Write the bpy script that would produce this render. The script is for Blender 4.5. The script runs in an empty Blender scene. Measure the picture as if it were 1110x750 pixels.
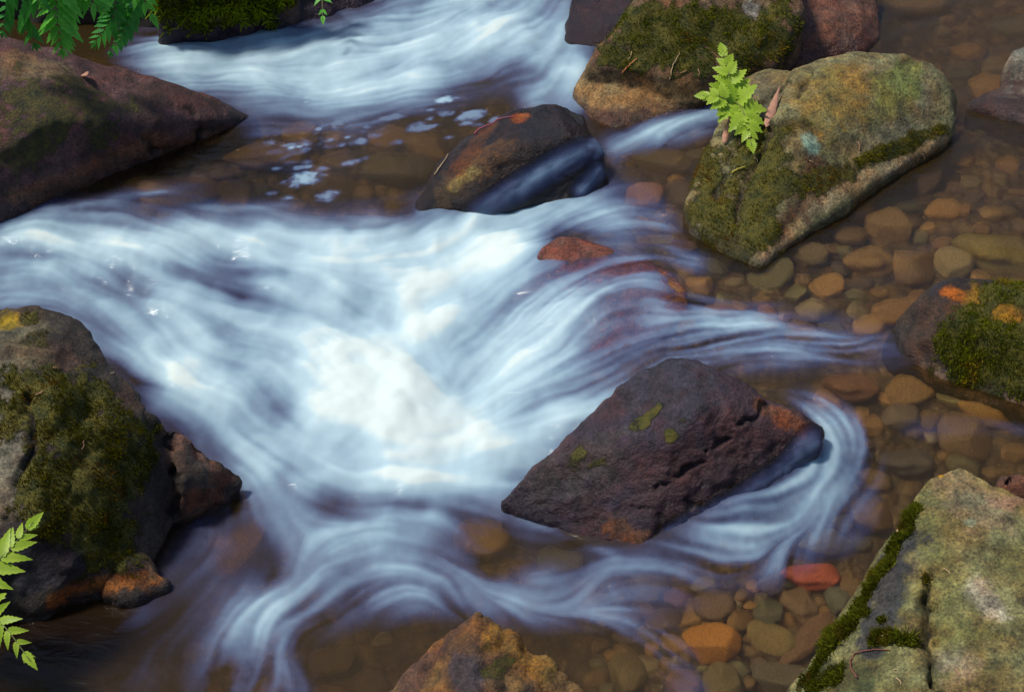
import bpy, bmesh, math, random, time
import numpy as np
from mathutils import Vector, Matrix
from mathutils.bvhtree import BVHTree
T0 = time.time()
random.seed(7); RNG = np.random.default_rng(11)
S = bpy.context.scene; COL = S.collection

# ------------------------------------------------------------------ camera, world, sun, exposure
D, PITCH, FOC = 4.0, math.radians(40), 65.0
CAM = np.array([0, -D*math.cos(PITCH), D*math.sin(PITCH)])
F_ = np.array([0, math.cos(PITCH), -math.sin(PITCH)])
R_ = np.array([1.0, 0, 0]); U_ = np.array([0, math.sin(PITCH), math.cos(PITCH)])
cd = bpy.data.cameras.new('camera'); cam = bpy.data.objects.new('camera', cd); COL.objects.link(cam)
cam.location = CAM; cam.rotation_euler = (math.pi/2-PITCH, 0, 0)
cd.lens = FOC; cd.sensor_width = 36; cd.clip_end = 500; cd.clip_start = .05
S.camera = cam
SUN_EL, SUN_AZ = math.radians(60), math.radians(-80)     # azimuth clockwise from +y (into the picture)
W = bpy.data.worlds.new('World'); S.world = W; W.use_nodes = True
nt = W.node_tree; nt.nodes.clear()
sky = nt.nodes.new('ShaderNodeTexSky'); sky.sky_type = 'NISHITA'; sky.sun_disc = False
sky.sun_elevation = SUN_EL; sky.sun_rotation = SUN_AZ; sky.ozone_density = 3.0
bg = nt.nodes.new('ShaderNodeBackground'); bg.inputs[1].default_value = .075
wo = nt.nodes.new('ShaderNodeOutputWorld')
nt.links.new(sky.outputs[0], bg.inputs[0]); nt.links.new(bg.outputs[0], wo.inputs[0])
sl = bpy.data.lights.new('sun', 'SUN'); sl.energy = 2.1; sl.angle = math.radians(9); sl.color = (1, .95, .85)
sun = bpy.data.objects.new('sun', sl); COL.objects.link(sun)
sd = Vector((math.sin(SUN_AZ)*math.cos(SUN_EL), math.cos(SUN_AZ)*math.cos(SUN_EL), math.sin(SUN_EL)))
sun.rotation_euler = sd.to_track_quat('Z', 'Y').to_euler(); sun.location = (0, 0, 6)
S.view_settings.view_transform = 'Standard'; S.view_settings.look = 'None'
S.view_settings.exposure = 0.78; S.view_settings.gamma = 1
S.render.engine = 'CYCLES'
S.cycles.max_bounces = 8; S.cycles.transparent_max_bounces = 12

# ------------------------------------------------------------------ numbers: rays, noise, splines
def ray(px, py):
    k = 36/FOC/1110
    return F_ + R_*(px-555)*k - U_*(py-375)*k
def at(px, py, z):
    d = ray(px, py); return CAM + d*(z-CAM[2])/d[2]
def proj(P):
    v = P-CAM; f = v@F_; k = 36/FOC/1110
    return 555+(v@R_)/f/k, 375-(v@U_)/f/k
def mpp(p):                                   # metres per photo pixel at a point
    return float((np.asarray(p)-CAM)@F_)*36/FOC/1110
def _hash(i, j, k, s):
    h = (i*374761393 + j*668265263 + k*2147483647 + s*1274126177).astype(np.int64) & 0x7fffffff
    h = ((h ^ (h >> 13))*1274126177) & 0x7fffffff
    return h ^ (h >> 16)
def gnoise(P, s=0):
    f = np.floor(P).astype(np.int64); t = P-f; u = t*t*t*(t*(t*6-15)+10); r = 0
    for a in (0, 1):
        for b in (0, 1):
            for c in (0, 1):
                h = _hash(f[:, 0]+a, f[:, 1]+b, f[:, 2]+c, s)
                g = np.stack([(h & 255)/127.5-1, ((h >> 8) & 255)/127.5-1, ((h >> 16) & 127)/63.5-1], 1)
                w = (u[:, 0] if a else 1-u[:, 0])*(u[:, 1] if b else 1-u[:, 1])*(u[:, 2] if c else 1-u[:, 2])
                r = r + w*((t-np.array([a, b, c]))*g).sum(1)
    return r
def fbm(P, oct=4, s=0, gain=.5):
    r = 0; a = 1
    for o in range(oct):
        r = r + a*gnoise(P*2**o + 17.3*o, s+o); a *= gain
    return r
def sstep(a, b, x):
    t = np.clip((x-a)/(b-a), 0, 1); return t*t*(3-2*t)
def spline(pts, n=10):
    p = np.array(pts, float)
    if len(p) < 3: return np.array([p[0]+(p[-1]-p[0])*t for t in np.linspace(0, 1, n)])
    q = np.vstack([2*p[0]-p[1], p, 2*p[-1]-p[-2]]); out = []
    for i in range(1, len(q)-2):
        for t in np.linspace(0, 1, n, endpoint=False):
            a, b, c, d = q[i-1:i+3]
            out.append(.5*(2*b+(c-a)*t+(2*a-5*b+4*c-d)*t*t+(3*b-a-3*c+d)*t**3))
    out.append(p[-1]); return np.array(out)
class TPS:
    def __init__(s, xy, z, lam=1e-4):
        n = len(xy); s.c = xy; K = s.k(xy, xy)+lam*np.eye(n); P = np.c_[np.ones(n), xy]
        A = np.block([[K, P], [P.T, np.zeros((3, 3))]]); s.w = np.linalg.solve(A, np.r_[z, 0, 0, 0])
    def k(s, a, b):
        r2 = ((a[:, None]-b[None])**2).sum(2); return np.where(r2 > 0, .5*r2*np.log(r2+1e-12), 0)
    def __call__(s, q):
        o = np.empty(len(q)); n = len(s.c)
        for i in range(0, len(q), 50000):
            b = q[i:i+50000]; o[i:i+50000] = s.k(b, s.c)@s.w[:n] + s.w[n] + b@s.w[n+1:]
        return o

# ------------------------------------------------------------------ water level of the stream (photo pixel, height in metres)
LEVEL = [(700,-90,.16),(500,-90,.16),(300,-90,.15),(100,-60,.13),(560,30,.13),(400,60,.115),(200,70,.11),(100,85,.11),(0,100,.1),
 (610,100,.095),(400,140,.085),(300,190,.08),(150,200,.08),(450,170,.085),(30,235,.07),(-150,260,.06),(200,240,.065),(350,240,.06),(450,250,.05),
 (0,300,.03),(-150,330,.02),(150,330,.015),(300,340,.015),(400,330,.02),(500,290,.035),(560,250,.05),(610,275,.088),(660,285,.105),(705,305,.106),(640,340,.08),
 (580,350,.045),(540,400,.02),(700,360,.085),(620,420,.035),(570,480,0),(430,430,.025),(300,450,0),(200,420,0),(350,520,-.01),(480,560,-.02),
 (300,620,-.03),(200,680,-.035),(100,720,-.035),(-150,720,-.035),(250,780,-.04),(400,700,-.04),(560,650,-.03),(650,640,-.025),(700,720,-.03),
 (800,660,-.02),(760,600,0),(860,560,.02),(925,520,.04),(900,450,.075),(830,410,.08),(800,370,.085),(900,370,.085),(960,440,.075),(1050,480,.07),
 (1200,540,.07),(1000,560,.03),(930,600,0),(880,620,-.015),(878,500,.08),(840,530,.055),(775,568,.028),(705,598,-.002),(900,800,-.03),(1200,800,-.02),(400,900,-.06),(0,900,-.06),(700,900,-.05),
 (800,310,.085),(900,300,.085),(1000,280,.085),(1100,250,.09),(1250,250,.09),(1100,100,.1),(1250,60,.11),(1000,20,.11),(1100,-60,.13),(900,-60,.13),
 (760,120,.095),(700,150,.09),(680,200,.08),(720,240,.085),(650,218,.07),(780,290,.085)]
_lv = np.array([at(a, b, c) for a, b, c in LEVEL])
WZ = TPS(_lv[:, :2], _lv[:, 2], 3e-3)
def on_water(px, py):
    z = 0.05
    for _ in range(8):
        p = at(px, py, z); z = float(WZ(p[None, :2])[0])
    return at(px, py, z)
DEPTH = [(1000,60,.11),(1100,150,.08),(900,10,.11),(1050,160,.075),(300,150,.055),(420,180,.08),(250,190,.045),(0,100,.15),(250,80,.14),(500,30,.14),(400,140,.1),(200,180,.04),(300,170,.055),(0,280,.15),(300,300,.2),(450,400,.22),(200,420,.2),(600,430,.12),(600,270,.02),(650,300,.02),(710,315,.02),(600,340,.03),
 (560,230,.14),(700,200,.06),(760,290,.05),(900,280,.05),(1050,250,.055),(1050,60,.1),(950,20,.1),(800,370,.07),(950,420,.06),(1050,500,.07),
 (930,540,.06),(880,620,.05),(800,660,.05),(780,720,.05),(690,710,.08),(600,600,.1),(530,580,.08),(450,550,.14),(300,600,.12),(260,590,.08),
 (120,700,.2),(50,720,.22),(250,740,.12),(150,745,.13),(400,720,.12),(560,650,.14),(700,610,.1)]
_dp = np.array([[*on_water(a, b)[:2], c] for a, b, c in DEPTH])
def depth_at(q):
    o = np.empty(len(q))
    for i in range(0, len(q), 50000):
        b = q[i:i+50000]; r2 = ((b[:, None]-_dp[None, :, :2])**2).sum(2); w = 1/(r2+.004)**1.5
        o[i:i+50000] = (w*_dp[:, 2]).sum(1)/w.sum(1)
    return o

# ------------------------------------------------------------------ object helpers
def mesh_obj(name, V, faces, mat=None, parent=None, attrs=None, smooth=True, loc=None):
    me = bpy.data.meshes.new(name)
    V = np.asarray(V, float)
    if loc is not None: V = V-np.asarray(loc)
    if isinstance(faces, np.ndarray):
        n, k = faces.shape
        me.vertices.add(len(V)); me.vertices.foreach_set('co', V.astype(np.float32).ravel())
        me.loops.add(n*k); me.loops.foreach_set('vertex_index', faces.astype(np.int32).ravel())
        me.polygons.add(n); me.polygons.foreach_set('loop_start', np.arange(0, n*k, k, dtype=np.int32))
        me.update(calc_edges=True)
    else:
        me.from_pydata(V.tolist(), [], faces)
    me.polygons.foreach_set('use_smooth', np.full(len(me.polygons), smooth))
    for k, a in (attrs or {}).items():
        a = np.asarray(a, np.float32)
        if a.ndim == 1:
            me.attributes.new(k, 'FLOAT', 'POINT').data.foreach_set('value', a)
        else:
            c = np.c_[a, np.ones(len(a), np.float32)].astype(np.float32)
            me.attributes.new(k, 'FLOAT_COLOR', 'POINT').data.foreach_set('color', c.ravel())
    me.update()
    if mat: me.materials.append(mat)
    o = bpy.data.objects.new(name, me); COL.objects.link(o)
    if parent: o.parent = parent
    if loc is not None: o.location = loc
    return o
def tag(o, label=None, cat=None, group=None, kind=None):
    for k, v in (('label', label), ('category', cat), ('group', group), ('kind', kind)):
        if v: o[k] = v
    return o
def empty(name, loc):
    o = bpy.data.objects.new(name, None); COL.objects.link(o); o.location = loc; o.empty_display_size = .05; return o
class Nodes:
    def __init__(s, name):
        s.m = bpy.data.materials.new(name); s.m.use_nodes = True; s.t = s.m.node_tree; s.t.nodes.clear()
        s.out = s.t.nodes.new('ShaderNodeOutputMaterial')
    def n(s, typ, ins=None, **kw):
        x = s.t.nodes.new('ShaderNode'+typ)
        for k, v in kw.items(): setattr(x, k, v)
        for k, v in (ins or {}).items():
            if isinstance(v, bpy.types.NodeSocket): s.t.links.new(v, x.inputs[k])
            else: x.inputs[k].default_value = v
        return x
    def math(s, op, a, b=None, clamp=False):
        x = s.n('Math', {0: a} if b is None else {0: a, 1: b}, operation=op); x.use_clamp = clamp; return x.outputs[0]
    def mix(s, f, a, b, blend='MIX'):
        x = s.n('Mix', data_type='RGBA', blend_type=blend)
        for i, v in ((0, f), (6, a), (7, b)):
            if isinstance(v, bpy.types.NodeSocket): s.t.links.new(v, x.inputs[i])
            else: x.inputs[i].default_value = v if i == 0 or len(v) == 4 else (*v, 1)
        return x.outputs[2]
    def attr(s, name): return s.n('Attribute', attribute_name=name)
    def noise(s, scale, detail=4, rough=.6, vec=None, dist=0):
        x = s.n('TexNoise', {'Scale': scale, 'Detail': detail, 'Roughness': rough, 'Distortion': dist})
        if vec is not None: s.t.links.new(vec, x.inputs['Vector'])
        return x
    def rng(s, v, a, b, c, d):
        return s.n('MapRange', {0: v, 1: a, 2: b, 3: c, 4: d}).outputs[0]
    def done(s, sh): s.t.links.new(sh, s.out.inputs[0]); return s.m

# ------------------------------------------------------------------ materials
def make_rock_mat():
    N = Nodes('wet_rock'); oc = N.n('TexCoord').outputs['Object']
    c = N.attr('col').outputs['Color']; moss = N.attr('moss').outputs['Fac']; wet = N.attr('wet').outputs['Fac']
    n1 = N.noise(38, 8, .65, oc); n2 = N.noise(170, 5, .7, oc); n3 = N.noise(12, 4, .6, oc)
    v = N.math('MULTIPLY', N.rng(n1.outputs[0], .3, .7, .35, 1.65), N.rng(n2.outputs[0], .32, .68, .35, 1.65))
    base = N.mix(1, c, N.n('CombineColor', {0: v, 1: v, 2: v}).outputs[0], 'MULTIPLY')
    hue = N.mix(N.rng(n3.outputs[0], .42, .62, 0, .55), base, N.mix(1, base, (1.35, .82, .62), 'MULTIPLY'))
    sp = N.n('TexVoronoi', {'Scale': 120.0, 'Vector': oc}, feature='F1')
    hue = N.mix(N.rng(sp.outputs[0], .05, .2, .55, 0), hue, N.mix(1, hue, (1.9, 1.8, 1.6), 'MULTIPLY'))
    hs = N.n('HueSaturation', {'Saturation': 1.12, 'Value': .9, 'Color': hue}); hue = hs.outputs[0]
    mc = N.mix(N.rng(n1.outputs[0], .35, .65, 0, 1), (.03, .034, .002), (.17, .125, .006))
    mc = N.mix(N.rng(n2.outputs[0], .3, .75, 0, .7), mc, (.03, .045, .004))
    mm = N.rng(N.math('ADD', moss, N.math('MULTIPLY', N.math('SUBTRACT', n2.outputs[0], .5), 1.1)), .35, .6, 0, 1)
    colr = N.mix(mm, hue, mc)
    colr = N.mix(N.math('MULTIPLY', wet, .75), colr, N.mix(1, colr, (.36, .32, .37), 'MULTIPLY'))
    rough = N.rng(N.math('MULTIPLY', wet, N.math('SUBTRACT', 1.0, N.math('MULTIPLY', mm, .7))), 0, 1, .8, .24)
    h = N.math('ADD', N.math('MULTIPLY', n1.outputs[0], .6), N.math('MULTIPLY', n2.outputs[0], .3))
    h = N.math('ADD', h, N.math('MULTIPLY', mm, .25))
    bp = N.n('Bump', {'Strength': 1.0, 'Distance': .014, 'Height': h})
    return N.done(N.n('BsdfPrincipled', {'Base Color': colr, 'Roughness': rough, 'Normal': bp.outputs[0], 'Specular IOR Level': .45}).outputs[0])
def make_cobble_mat():
    N = Nodes('cobble_stone'); oc = N.n('TexCoord').outputs['Object']; oi = N.n('ObjectInfo')
    off = N.n('VectorMath', {0: oc, 1: oi.outputs['Location']}, operation='ADD').outputs[0]
    n1 = N.noise(14, 6, .65, off); n2 = N.noise(60, 4, .7, off)
    v = N.math('MULTIPLY', N.rng(n1.outputs[0], .3, .7, .5, 1.4), N.rng(n2.outputs[0], .3, .7, .7, 1.3))
    b = N.mix(1, oi.outputs['Color'], N.n('CombineColor', {0: v, 1: v, 2: v}).outputs[0], 'MULTIPLY')
    bp = N.n('Bump', {'Strength': .4, 'Distance': .01, 'Height': n1.outputs[0]})
    return N.done(N.n('BsdfPrincipled', {'Base Color': b, 'Roughness': .55, 'Normal': bp.outputs[0]}).outputs[0])
def make_moss_mat():
    N = Nodes('moss_tufts'); c = N.attr('col').outputs['Color']
    d = N.n('BsdfDiffuse', {'Color': c}); t = N.n('BsdfTranslucent', {'Color': c})
    return N.done(N.n('MixShader', {0: .3, 1: d.outputs[0], 2: t.outputs[0]}).outputs[0])
def make_leaf_mat(name, c1, c2, trans=.4):
    N = Nodes(name); oc = N.n('TexCoord').outputs['Object']; n = N.noise(30, 3, .6, oc)
    k = N.attr('leaf').outputs['Fac']
    c = N.mix(N.rng(n.outputs[0], .35, .65, 0, 1), c1, c2)
    c = N.mix(N.math('MULTIPLY', k, .45), c, tuple(x*.55 for x in c1))
    p = N.n('BsdfPrincipled', {'Base Color': c, 'Roughness': .45, 'Specular IOR Level': .35}); t = N.n('BsdfTranslucent', {'Color': c})
    return N.done(N.n('MixShader', {0: trans, 1: p.outputs[0], 2: t.outputs[0]}).outputs[0])
def make_plain(name, c, rough=.7, var=.35, scale=60):
    N = Nodes(name); n = N.noise(scale, 4, .6, N.n('TexCoord').outputs['Object'])
    col = N.mix(n.outputs[0], tuple(x*(1-var) for x in c), tuple(min(1, x*(1+var)) for x in c))
    bp = N.n('Bump', {'Strength': .4, 'Distance': .005, 'Height': n.outputs[0]})
    return N.done(N.n('BsdfPrincipled', {'Base Color': col, 'Roughness': rough, 'Normal': bp.outputs[0]}).outputs[0])
def make_bed_mat():
    N = Nodes('stream_bed'); oc = N.n('TexCoord').outputs['Object']
    vo = N.n('TexVoronoi', {'Scale': 26.0, 'Vector': oc, 'Randomness': 1.0}, feature='F1'); vs = N.n('TexVoronoi', {'Scale': 60.0, 'Vector': oc})
    n1 = N.noise(5, 5, .6, oc)
    sep = N.n('SeparateColor', {0: vo.outputs['Color']})
    c = N.mix(sep.outputs[0], (.09, .055, .02), (.26, .165, .055))
    c = N.mix(N.rng(sep.outputs[1], .6, 1, 0, .6), c, (.07, .065, .04))
    c = N.mix(N.rng(vo.outputs[0], .3, .75, 0, .85), c, (.05, .034, .016))
    c = N.mix(N.rng(n1.outputs[0], .4, .65, 0, .6), c, (.055, .038, .014))
    h = N.math('SUBTRACT', N.math('MULTIPLY', vo.outputs[0], -1.0), N.math('MULTIPLY', vs.outputs[0], .3))
    bp = N.n('Bump', {'Strength': .9, 'Distance': .03, 'Height': h})
    return N.done(N.n('BsdfPrincipled', {'Base Color': c, 'Roughness': .7, 'Normal': bp.outputs[0]}).outputs[0])
def make_water_mat():
    N = Nodes('flowing_water')
    foam = N.attr('foam').outputs['Fac']; dep = N.attr('depth').outputs['Fac']
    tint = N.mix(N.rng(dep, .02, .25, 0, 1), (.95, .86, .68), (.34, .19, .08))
    oc = N.n('TexCoord').outputs['Object']
    mp = N.n('Mapping', {'Vector': oc, 'Scale': (9, 22, 9), 'Rotation': (0, 0, .25)}).outputs[0]
    rip = N.noise(1.6, 4, .55, mp, 1.2)
    bpn = N.n('Bump', {'Strength': .22, 'Distance': .012, 'Height': rip.outputs[0]}).outputs[0]
    straight = N.n('BsdfTransparent', {'Color': tint})
    bent = N.n('BsdfRefraction', {'Color': tint, 'Roughness': .27, 'IOR': 1.14, 'Normal': bpn})
    clear = N.n('MixShader', {0: .78, 1: straight.outputs[0], 2: bent.outputs[0]})
    gl = N.n('BsdfGlossy', {'Color': (1, 1, 1, 1), 'Roughness': .2, 'Normal': bpn})
    fr = N.n('Fresnel', {'IOR': 1.33})
    murk_shade = N.n('BsdfDiffuse', {'Color': N.mix(N.rng(dep, .08, .2, 0, 1), (.15, .092, .026), (.022, .011, .006))})  # deep end darkened for absorption and to stand in for left-bank shade
    body = N.n('MixShader', {0: N.rng(dep, .04, .24, .03, .55), 1: clear.outputs[0], 2: murk_shade.outputs[0]})
    wat = N.n('MixShader', {0: fr.outputs[0], 1: body.outputs[0], 2: gl.outputs[0]})
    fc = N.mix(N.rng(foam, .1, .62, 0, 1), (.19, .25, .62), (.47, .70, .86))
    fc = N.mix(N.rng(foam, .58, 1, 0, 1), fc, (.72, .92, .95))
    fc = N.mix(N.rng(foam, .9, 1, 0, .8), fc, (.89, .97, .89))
    fd = N.n('BsdfDiffuse', {'Color': fc}); ft = N.n('BsdfTranslucent', {'Color': fc})
    fo = N.n('MixShader', {0: .25, 1: fd.outputs[0], 2: ft.outputs[0]})
    a = N.math('POWER', N.math('MULTIPLY', foam, 1.0, True), .95)
    return N.done(N.n('MixShader', {0: a, 1: wat.outputs[0], 2: fo.outputs[0]}).outputs[0])
ROCK, COBBLE, MOSS, BED, WATER = make_rock_mat(), make_cobble_mat(), make_moss_mat(), make_bed_mat(), make_water_mat()
SOIL = make_plain('dark_bank_soil', (.018, .013, .010), .9, .6, 30)
LIME = make_leaf_mat('lime_fern_leaf', (.36, .55, .03), (.50, .66, .06), .4)
GREEN = make_leaf_mat('green_fern_leaf', (.10, .42, .03), (.18, .58, .06), .35)
DEEPGREEN = make_leaf_mat('deep_green_fern_leaf', (.035, .22, .02), (.06, .32, .03), .35)
STEMG = make_plain('fern_stem', (.12, .14, .03), .6)
DRY = make_plain('dry_leaf', (.42, .20, .12), .7, .4, 40)
STRAW = make_plain('straw_needle', (.5, .33, .16), .6)
REDTWIG = make_plain('red_twig', (.17, .05, .03), .6)
PINKTWIG = make_plain('pink_twig', (.42, .07, .10), .6)

# ------------------------------------------------------------------ stream bed
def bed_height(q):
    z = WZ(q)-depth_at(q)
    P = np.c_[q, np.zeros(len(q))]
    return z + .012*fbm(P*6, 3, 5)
def lift(q):                                   # banks rise outside the stream
    x, y = q[:, 0], q[:, 1]
    half = 1.55+.28*np.clip(y+1, 0, 4)
    e = np.maximum(np.maximum(np.abs(x)-half, y-2.75), -1.75-y)
    return e
nx = 240; xs = np.linspace(-3.2, 3.2, nx); ys = np.linspace(-3.0, 3.8, nx)
X, Y = np.meshgrid(xs, ys); q = np.c_[X.ravel(), Y.ravel()]
qc = np.c_[np.clip(q[:, 0], -2.2, 2.2), np.clip(q[:, 1], -1.6, 2.6)]
zb = bed_height(qc)
e = lift(q); zb = zb + np.clip(e, 0, 9)*.75 + .05*np.clip(e, 0, 1)*fbm(np.c_[q, q[:, :1]]*3, 3, 9)
border = (np.abs(q[:, 0]) > 3.19) | (q[:, 1] > 3.79) | (q[:, 1] < -2.99)
V = np.c_[q, zb]; idx = np.arange(nx*nx).reshape(nx, nx)
Fq = np.stack([idx[:-1, :-1], idx[:-1, 1:], idx[1:, 1:], idx[1:, :-1]], -1).reshape(-1, 4)
ring = np.r_[idx[0, :], idx[1:, -1], idx[-1, -2::-1], idx[-2:0:-1, 0]]
ctr = np.array([0, .4])
far = V[ring].copy(); dd = far[:, :2]-ctr; far[:, :2] = ctr+dd/np.linalg.norm(dd, axis=1)[:, None]*150; far[:, 2] = 2.2
V = np.vstack([V, far]); m = len(ring); k0 = nx*nx
Fr = np.array([[ring[i], ring[(i+1) % m], k0+(i+1) % m, k0+i] for i in range(m)])[:, ::-1]
bed = tag(mesh_obj('stream_bed', V, np.vstack([Fq, Fr]), BED), kind='structure')
def bedz(x, y): return float(bed_height(np.array([[x, y]]))[0])
print('bed', time.time()-T0)

# ------------------------------------------------------------------ water surface: flow strokes in the stream (photo pixels mark where the current runs)
# (points, half width, foam density)
FLOW = [   # (points, half width, foam density, silkiness: 0 soft boil .. 1 combed streaks)
 ([(660,-60),(560,10),(450,45),(330,75),(220,72),(110,72)], 36, .88, .5),
 ([(600,-40),(480,5),(360,38),(240,58),(140,66)], 20, .5, .6),
 ([(640,0),(560,50),(470,85),(380,95),(300,98)], 24, .75, .5),
 ([(600,20),(612,70),(600,100),(560,118)], 32, .8, .3),
 ([(880,20),(830,85),(775,122),(720,143),(672,160),(650,175)], 14, .62, .6),
 ([(730,240),(680,230),(600,224),(530,237),(450,254),(330,264),(180,260),(40,254),(-90,252)], 24, .78, .5),
 ([(600,222),(540,245),(480,268),(400,280),(300,285),(180,275),(60,262),(-90,262)], 28, .66, .8),
 ([(620,228),(560,258),(500,290),(440,330),(380,370)], 52, .9, .3),
 ([(-90,290),(40,290),(150,318),(240,345),(320,375),(400,420)], 38, .68, .7),
 ([(-60,310),(60,312),(130,350),(200,390),(280,430)], 32, .66, .5),
 ([(250,300),(330,330),(400,370),(440,410)], 40, .6, .4),
 ([(560,250),(500,300),(460,350),(430,400)], 50, .8, .2),
 ([(735,308),(690,290),(640,292),(590,318),(540,362),(490,410)], 22, .5, 1),
 ([(740,330),(690,310),(640,318),(585,350),(530,400),(480,440)], 24, .6, 1),
 ([(800,338),(720,334),(650,348),(590,388),(530,440),(490,470)], 24, .66, 1),
 ([(900,352),(830,348),(760,348),(680,368),(620,408),(570,455)], 13, .35, 1),
 ([(990,385),(900,372),(820,372),(740,382),(670,414),(615,457),(580,490)], 20, .24, 1),
 ([(360,370),(420,410),(480,450),(530,490)], 85, .985, .1),
 ([(300,420),(380,450),(460,480),(520,505)], 52, .88, .15),
 ([(180,380),(220,430),(270,480),(310,515)], 42, .72, .35),
 ([(330,330),(400,370),(450,400)], 56, .66, .3),
 ([(540,490),(470,510),(400,520),(340,530),(300,560)], 22, .55, .3),
 ([(330,540),(400,560),(450,590),(400,620),(340,640)], 22, .34, .4),
 ([(560,500),(500,540),(430,575),(360,610),(300,650),(255,700),(225,790)], 34, .38, .8),
 ([(845,420),(884,438),(900,465),(892,500),(850,535),(785,572),(705,606)], 12, .52, 1),
 ([(870,430),(902,455),(908,490),(875,540),(815,590),(750,632)], 14, .48, 1),
 ([(885,435),(918,465),(922,505),(895,560),(850,605),(800,640)], 14, .42, 1),
 ([(900,440),(934,480),(940,520),(925,570),(890,605)], 11, .34, 1),
 ([(880,450),(890,490),(840,550),(760,600),(670,640)], 26, .34, 1),
 ([(760,598),(700,620),(630,640),(560,648),(480,640),(400,640),(330,655),(280,690),(240,790)], 24, .42, .8),
 ([(690,640),(620,655),(540,655),(450,622),(380,600)], 14, .42, .6),
 ([(600,652),(660,668),(710,690),(745,740),(750,790)], 12, .4, 1),
 ([(620,665),(680,676),(730,705)], 7, .35, 1),
 ([(330,640),(300,680),(310,730),(340,760)], 12, .35, .8),
 ([(555,558),(600,575),(640,592),(680,606)], 5, .8, .5),
 ([(280,520),(250,600),(240,660),(230,760)], 34, .22, .9),
 ([(440,540),(360,610),(290,690),(250,790)], 60, .24, .8),
 ([(560,540),(480,560),(400,580),(330,600)], 40, .25, .6),
 ([(700,600),(600,625),(480,615),(400,590)], 30, .22, .7),
 ([(120,640),(150,665),(110,690),(60,715),(20,740)], 12, .10, 1),
 ([(1150,470),(1040,465),(960,470)], 10, .12, 1),
 ([(1150,330),(1000,290),(860,300),(760,320)], 60, .03, 1),
 ([(860,345),(820,348),(760,350),(720,352)], 10, .35, 1),
 ([(1150,120),(1060,150),(960,215),(880,265)], 60, .02, 1),
 ([(440,118),(380,130),(310,140),(260,150)], 16, .22, .9),
 ([(500,112),(430,108),(360,112)], 9, .3, .8),
 ([(420,150),(340,170),(240,200),(120,225)], 26, .08, .8),
 ([(230,198),(150,212),(60,225)], 4, .3, .8),
 ([(330,220),(270,225),(200,222)], 5, .2, .8),
 ([(230,360),(330,400),(430,432),(520,470),(600,512),(640,540)], 52, .85, .15),
 ([(110,330),(160,370),(210,425),(250,475),(300,535),(340,620)], 30, .62, .5),
 ([(650,345),(575,395),(515,450),(480,520)], 34, .62, .5),
 ([(1050,380),(880,375),(760,382),(650,430),(570,490),(520,520)], 22, .3, 1),
 ([(300,470),(380,500),(470,520),(560,540)], 34, .6, .5),
 ([(260,560),(200,620),(160,680),(130,770)], 36, .2, .9),
 ([(640,560),(560,570),(480,590),(380,640)], 30, .22, .8),
 ([(690,225),(720,245),(735,275),(770,290)], 11, .42, .5),
]
HOLES = [([(596,262),(612,262),(640,272)],17,.8),([(570,310),(600,280),(650,285),(740,315)],28,.62),([(738,300),(738,345)],16,.85),([(640,330),(700,335)],14,.3),([(470,555),(560,590),(640,600)],22,.4),([(60,560),(200,660),(150,720)],50,.5),([(610,310),(660,308),(700,318)],5,.4),([(560,345),(620,322),(680,322)],4,.35),([(0,300),(60,305),(120,318)],10,.4),([(0,272),(80,278)],5,.35),([(180,290),(250,296),(330,292)],7,.35),([(90,335),(150,365),(190,400)],8,.3),([(205,450),(235,490),(255,515)],14,.4),([(255,560),(270,600),(230,620)], 26, .8),([(520,575),(555,582)], 18, .75),([(600,600),(640,612)], 16, .6),([(420,546),(470,548)], 9, .5),
 ([(340,535),(370,545)], 12, .35),([(330,700),(420,720)], 26, .6),([(410,330),(430,340)], 14, .18),([(150,300),(100,300)], 10, .3),([(250,320),(300,330)], 7, .25),([(330,300),(370,296)], 6, .2),
 ([(60,690),(150,700)], 40, .8),([(380,140),(300,150)], 26, .6),([(460,125),(520,130)], 12, .45),([(660,490),(600,500)], 8, .3),([(620,440),(680,410),(760,390)], 9, .3)]
FLECKS = [(340,105,13,.8),(325,196,17,.8),(375,122,22,.5),(395,112,10,.5),(370,135,14,.5),(482,108,11,.9),(388,120,26,.5),(455,107,8,.5),(512,125,12,.6),(320,160,7,.9),(355,212,12,.6),(312,214,6,.5),(390,155,10,.5),(380,176,8,.5),(455,136,12,.45),(425,128,12,.45),(420,98,9,.5),(300,183,5,.5),(350,183,6,.4)]
h = .0036
gx = np.arange(-2.15, 2.15, h); gy = np.arange(-1.5, 2.25, h)
GX, GY = np.meshgrid(gx, gy); ny_, nx_ = GX.shape
q = np.c_[GX.ravel(), GY.ravel()]
sub = 6
qz = WZ(np.c_[GX[::sub, ::sub].ravel(), GY[::sub, ::sub].ravel()]).reshape(GX[::sub, ::sub].shape)
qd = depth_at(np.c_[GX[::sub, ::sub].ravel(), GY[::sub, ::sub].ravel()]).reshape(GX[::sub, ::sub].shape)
def up(A, shape):
    yy = np.minimum(np.arange(shape[0])/sub, A.shape[0]-1.001); xx = np.minimum(np.arange(shape[1])/sub, A.shape[1]-1.001)
    y0 = yy.astype(int); x0 = xx.astype(int); fy = (yy-y0)[:, None]; fx = (xx-x0)[None]
    return (A[y0][:, x0]*(1-fx)+A[y0][:, x0+1]*fx)*(1-fy)+(A[y0+1][:, x0]*(1-fx)+A[y0+1][:, x0+1]*fx)*fy
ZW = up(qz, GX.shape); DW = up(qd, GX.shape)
PX, PY = proj(np.c_[q, ZW.ravel()])
keep = ((PX > -260) & (PX < 1370) & (PY > -170) & (PY < 960))
PX = PX.reshape(GX.shape); PY = PY.reshape(GX.shape)
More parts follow.
